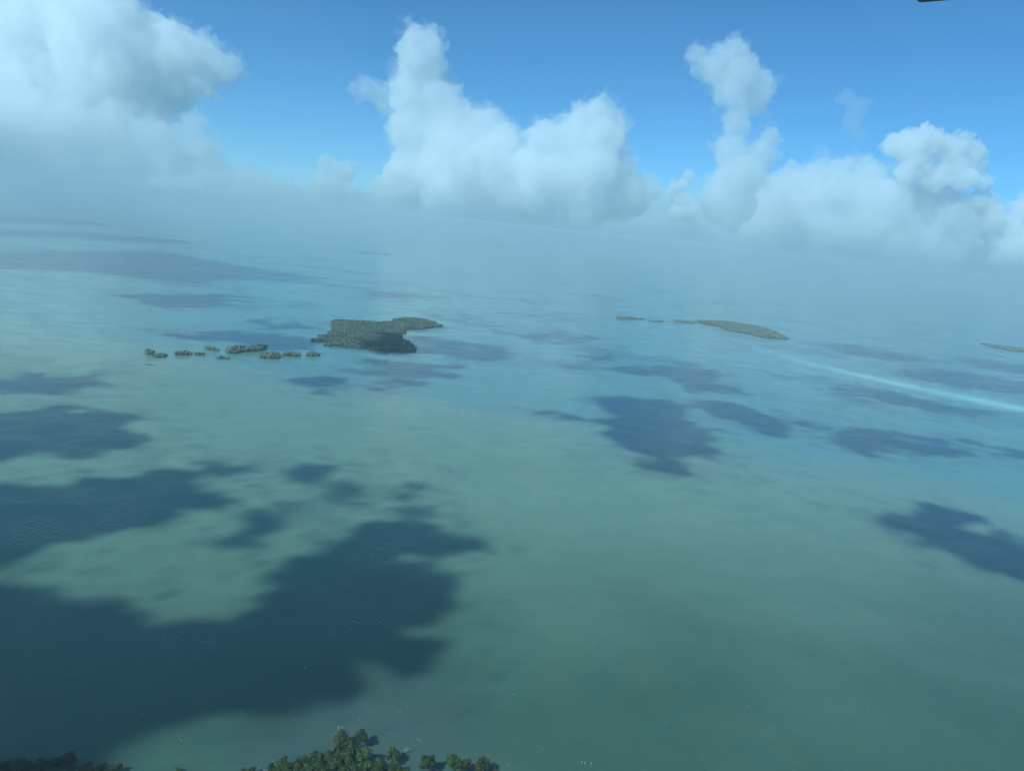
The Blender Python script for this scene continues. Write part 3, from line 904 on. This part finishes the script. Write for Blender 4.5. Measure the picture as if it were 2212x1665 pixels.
# the big island (outline read in the 2212 px frame; zoom origin 654.8, 672.4, 0.144 per px)
def zi(l): return [(654.8 + x * .144, 672.4 + y * .144) for x, y in l]
big = zi([(105, 440), (190, 432), (240, 375), (330, 378), (400, 312), (470, 262), (430, 222), (415, 178), (500, 150), (640, 152), (850, 165), (1100, 178), (1320, 160),
          (1360, 128), (1520, 112), (1700, 118), (1880, 146), (1990, 178), (2080, 228), (1960, 242), (1800, 268), (1600, 268), (1530, 290), (1540, 325), (1480, 350),
          (1490, 385), (1460, 412), (1560, 450), (1620, 500), (1700, 570), (1700, 602), (1500, 608), (1250, 604), (1000, 592), (980, 572), (800, 562), (640, 545), (480, 525),
          (330, 520), (340, 488), (420, 470), (260, 462), (180, 455)])
wooded_island('mangrove_island', 'largest wooded island in the middle distance with bare sandy patches',
              big, 21, 4.7, (3.8, 8.6),
              holes=[zi([(470, 470), (560, 455), (650, 478), (560, 490), (480, 486)]), zi([(830, 412), (900, 425), (950, 444), (880, 438)]),
                     zi([(900, 190), (1000, 215), (1080, 245), (990, 235), (920, 215)])], wig=3.0)
def zs_(l): return [(300.8 + x * .184, 725.5 + y * .184) for x, y in l]      # islets, zoom 340,820
ISLETS = [
 ('round islet at the left end of the islet row', [(50, 212), (60, 195), (110, 190), (165, 212), (150, 222), (90, 222)], 9.5),
 ('low spreading islet touching the leftmost round one', [(145, 245), (185, 228), (250, 225), (320, 238), (340, 243), (290, 248), (230, 256), (180, 250)], 6.5),
 ('oblong bushy islet third from the left', [(412, 225), (430, 210), (520, 205), (590, 208), (620, 220), (560, 230), (470, 232)], 8),
 ('thin low islet right of the oblong one', [(633, 220), (660, 212), (730, 213), (772, 220), (720, 228), (660, 227)], 5.5),
 ('tapering islet set back behind the row', [(765, 150), (800, 142), (870, 150), (930, 165), (958, 176), (900, 178), (830, 166)], 6),
 ('longest islet of the row with two humps', [(1015, 200), (1030, 165), (1120, 160), (1250, 165), (1330, 150), (1440, 140), (1515, 142), (1440, 172), (1340, 190), (1200, 190), (1130, 210), (1050, 210)], 10.5),
 ('tiny twin islet in front of the longest one, left bush', [(912, 264), (930, 255), (985, 255), (998, 266), (950, 271)], 5.5),
 ('tiny twin islet in front of the longest one, right bush', [(1005, 272), (1030, 264), (1065, 272), (1035, 279)], 4.5),
 ('plump oval islet right of the longest one', [(1405, 255), (1420, 235), (1520, 225), (1640, 232), (1668, 255), (1620, 273), (1510, 270), (1430, 265)], 9),
 ('bushy islet third from the right end of the row', [(1682, 230), (1700, 218), (1800, 215), (1880, 220), (1912, 235), (1840, 242), (1730, 242)], 7.5),
 ('rightmost islet of the row before the big island', [(1955, 232), (1970, 215), (2060, 215), (2135, 238), (2050, 242), (1980, 240)], 7),
]
for i, (lab, pix, ht) in enumerate(ISLETS):
    rng = np.random.default_rng(60 + i)
    pp = zs_(pix)
    poly = [(q.x, q.y) for q in (P(x, y) for x, y in pp)]
    cx = sum(p[0] for p in poly) / len(poly); cy_ = sum(p[1] for p in poly) / len(poly)
    e = empty('mangrove_islet', (cx, cy_, 0)); tag(e, lab, 'islet', 'mangrove islets left of the big island')
    g = flat_island('mud', pp, 0.25, MUD, 0.6, 80 + i, kind=None, sub=3)
    g.parent = e; g.matrix_parent_inverse = Matrix.Translation((-cx, -cy_, 0))
    xy = scatter(poly, 4.4, rng)
    if len(xy) < 2: xy = np.array([[cx - 2, cy_], [cx + 2, cy_ + 1]])
    sdv = edge_dist(xy[:, 0], xy[:, 1], poly)
    for (x, y), sd_ in zip(xy, sdv):
        h = ht * rng.uniform(.6, 1.0) * (0.62 + 0.38 * min(1, sd_ / 7))
        me = clumps([(0, 0, 0, rng.uniform(1.9, 3.4), h)], rng, leafy=60, lobes=5)
        o = link('bush', me, LEAF_FAR); o.parent = e; o.location = (x - cx, y - cy_, 0)

# dark snags and posts just awash
def snag(pts, label):
    V = []; F = []
    a = P(*pts[0])
    for k in range(len(pts) - 1):
        p, q = P(*pts[k]) - a, P(*pts[k + 1]) - a
        tube(V, F, (p.x, p.y, .25), (q.x, q.y, .15), .9, .6, 6)
        tube(V, F, (p.x, p.y, -.2), (p.x + .8, p.y, 2.2), .5, .3, 5)
    o = link('driftwood', pymesh('driftwood', V, F), BARK); o.location = (a.x, a.y, 0)
    tag(o, label, 'driftwood')
snag([(314, 787.5), (322, 788), (334, 788.5)], 'dark drift log awash below the leftmost islet')
snag([(646, 774), (650, 774.5)], 'dark stub in the water below the right islets')

# islands further off on the right (zoom 1450,740: origin 1283, 654.8, 0.42 per px)
def zr(l): return [(1283 + x * .42, 654.8 + y * .42) for x, y in l]
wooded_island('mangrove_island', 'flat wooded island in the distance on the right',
              zr([(525, 92), (600, 90), (720, 98), (850, 122), (945, 150), (990, 176), (1000, 182), (900, 182), (800, 160), (700, 142), (640, 118), (560, 106)]), 31, 8.0, (3.5, 6.0), wig=5, mat=HAZED_LEAF)
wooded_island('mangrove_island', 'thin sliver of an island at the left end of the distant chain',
              zr([(108, 70), (160, 70), (265, 81), (265, 84), (200, 84), (130, 82)]), 32, 7.0, (3.0, 5.5), wig=2, mat=HAZED_LEAF)
wooded_island('mangrove_island', 'tiny dark sliver second in the distant island chain', zr([(280, 88), (355, 93), (355, 97), (290, 93)]), 33, 6.0, (3.0, 5.0), wig=2, mat=HAZED_LEAF)
wooded_island('mangrove_island', 'narrow sliver joining the flat distant island on its left', zr([(395, 86), (460, 90), (522, 98), (522, 104), (450, 98)]), 34, 6.0, (3.0, 5.0), wig=2, mat=HAZED_LEAF)
wooded_island('mangrove_island', 'faint low island cut by the right edge of the view', zr([(1990, 208), (2080, 216), (2230, 236), (2300, 250), (2300, 262), (2150, 246), (2040, 224)]), 35, 8.0, (3.0, 5.0), wig=4, mat=HAZED_LEAF)
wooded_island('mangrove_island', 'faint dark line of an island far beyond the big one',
              [(775, 546.6), (820, 547.4), (850, 550), (815, 548.6)], 36, 14.0, (1.5, 3.0), wig=6, mat=HAZED_LEAF)

# ------------------------------------------------------------------ whitecaps, stakes
def whitecaps():
    rng = np.random.default_rng(5)
    FO = plain_material('sea_foam', (0.42, 0.46, 0.46), (0.62, 0.66, 0.66), 3.0, 0.6)
    V = []; F = []; n = 0
    wind = R(-35)
    def fleck(p, L, wd):
        nonlocal n
        k = 6
        a = wind + rng.normal() * .25
        ux, uy = math.cos(a), math.sin(a)
        top = []
        for i in range(k):
            t = i / (k - 1) - .5
            wv = wd * (1 - (2 * t) ** 2) * rng.uniform(.6, 1.2) + .03
            mx = p.x + ux * L * t + rng.normal() * .08; my = p.y + uy * L * t + rng.normal() * .08
            V.append((mx - uy * wv, my + ux * wv, .03)); V.append((mx, my, .03 + wd * .35)); V.append((mx + uy * wv, my - ux * wv, .03))
        for i in range(k - 1):
            b = n + 3 * i
            F.append((b, b + 1, b + 4, b + 3)); F.append((b + 1, b + 2, b + 5, b + 4))
        n += 3 * k
    for i in range(85):
        x = rng.uniform(-30, 2240); y = rng.uniform(1050, 1700)
        if rng.random() < .5: y = rng.uniform(1350, 1700)
        p = P(x, y)
        big_ = rng.random() < .12
        fleck(p, rng.uniform(1.6, 3.2) if big_ else rng.uniform(.8, 1.8), rng.uniform(.05, .10) if big_ else rng.uniform(.02, .05))
    for i in range(18):                        # more along the windward shallows by the grove
        p = P(rng.uniform(280, 900), rng.uniform(1520, 1680))
        fleck(p, rng.uniform(.8, 2.4), rng.uniform(.02, .055))
    o = link('whitecaps', npmesh('whitecaps', V, F), FO)
    tag(o, 'scattered white flecks of foam on the water', kind='stuff')
whitecaps()

POST = plain_material('weathered_post', (0.30, 0.27, 0.23), (0.45, 0.42, 0.37), 3.0)
WHITE = plain_material('white_paint', (0.72, 0.73, 0.72), (0.80, 0.80, 0.79), 3.0, 0.5)
def stake(x, y, h, label):
    p = P(x, y)
    e = empty('channel_stake', (p.x, p.y, 0)); tag(e, label, 'stake', 'stakes standing in the water')
    V = []; F = []; tube(V, F, (0, 0, -.6), (0.05, 0, h), .10, .09, 8)
    link('post', pymesh('post', V, F), POST, e)
    V = []; F = []; tube(V, F, (0.05, 0, h), (0.05, 0, h + .35), .16, .15, 8); tube(V, F, (0.05, 0, h + .35), (0.05, 0, h + .5), .15, .03, 8)
    link('cap', pymesh('cap', V, F), WHITE, e)
stake(1256, 1650, 1.3, 'leftmost pale stake of three standing in the water')
stake(1262.5, 1651, 1.0, 'shortest pale stake, middle one of three in the water')
stake(1276, 1654, 1.5, 'rightmost white capped stake of three in the water')

# ------------------------------------------------------------------ the aircraft's wing, its lower corner just in the frame
def build_wing():
    D = 6.0
    GREY = plain_material('grey_wing_paint', (0.10, 0.11, 0.12), (0.14, 0.15, 0.16), 2.0, 0.35)
    def pt(x, y, d): return CAM + ray(x, y) * d
    o0 = pt(1978, 6.8, D)
    ax = (pt(2068, -0.4, D) - o0).normalized()            # along the span, away from the tip
    up = (cU - ax * cU.dot(ax)).normalized()
    bk = ax.cross(up)
    e = empty('aircraft_wing', o0); tag(e, 'dark rounded corner of the aircraft wing at the top right edge', 'wing')
    # flap: rounded tip, thin airfoil section, 3 m of span
    V = []; F = []
    chord = 0.42
    def section(s, u0_):
        ring = []
        for (u, v) in [(0.0, 0.0), (0.010, -0.016), (0.05, -0.026), (0.2, -0.026), (chord, -0.006), (chord, 0.006), (0.2, 0.028), (0.05, 0.026), (0.010, 0.014)]:
            ring.append(ax * s + up * (u0_ + u * (chord - u0_) / chord) + bk * v)
        return ring
    secs = [section(0.0, .034), section(.003, .019), section(.009, .009), section(.018, .003), section(.030, 0), section(.6, 0), section(3.0, 0)]
    m = 9
    for r_ in secs: V += r_
    for i in range(len(secs) - 1):
        for k in range(m):
            j = (k + 1) % m
            F.append((i * m + k, i * m + j, (i + 1) * m + j, (i + 1) * m + k))
    F.append(tuple(range(m))[::-1]); F.append(tuple((len(secs) - 1) * m + k for k in range(m)))
    link('flap', pymesh('flap', V, F), GREY, e)
    V = []; F = []
    tube(V, F, ax * .5 + up * .36, ax * .5 + up * .62, .03, .03, 8); tube(V, F, ax * 2.2 + up * .36, ax * 2.2 + up * .62, .03, .03, 8)
    link('hinge', pymesh('hinge', V, F), GREY, e)
    V = []; F = []
    for s in (-.3, 3.2):
        V += [ax * s + up * .60 + bk * .05, ax * s + up * .60 - bk * .05, ax * s + up * 1.5 - bk * .10, ax * s + up * 1.7, ax * s + up * 1.5 + bk * .10]
    for k in range(5):
        F.append((k, (k + 1) % 5, 5 + (k + 1) % 5, 5 + k))
    F.append((4, 3, 2, 1, 0)); F.append((5, 6, 7, 8, 9))
    link('wing_panel', pymesh('wing_panel', V, F), GREY, e)
build_wing()
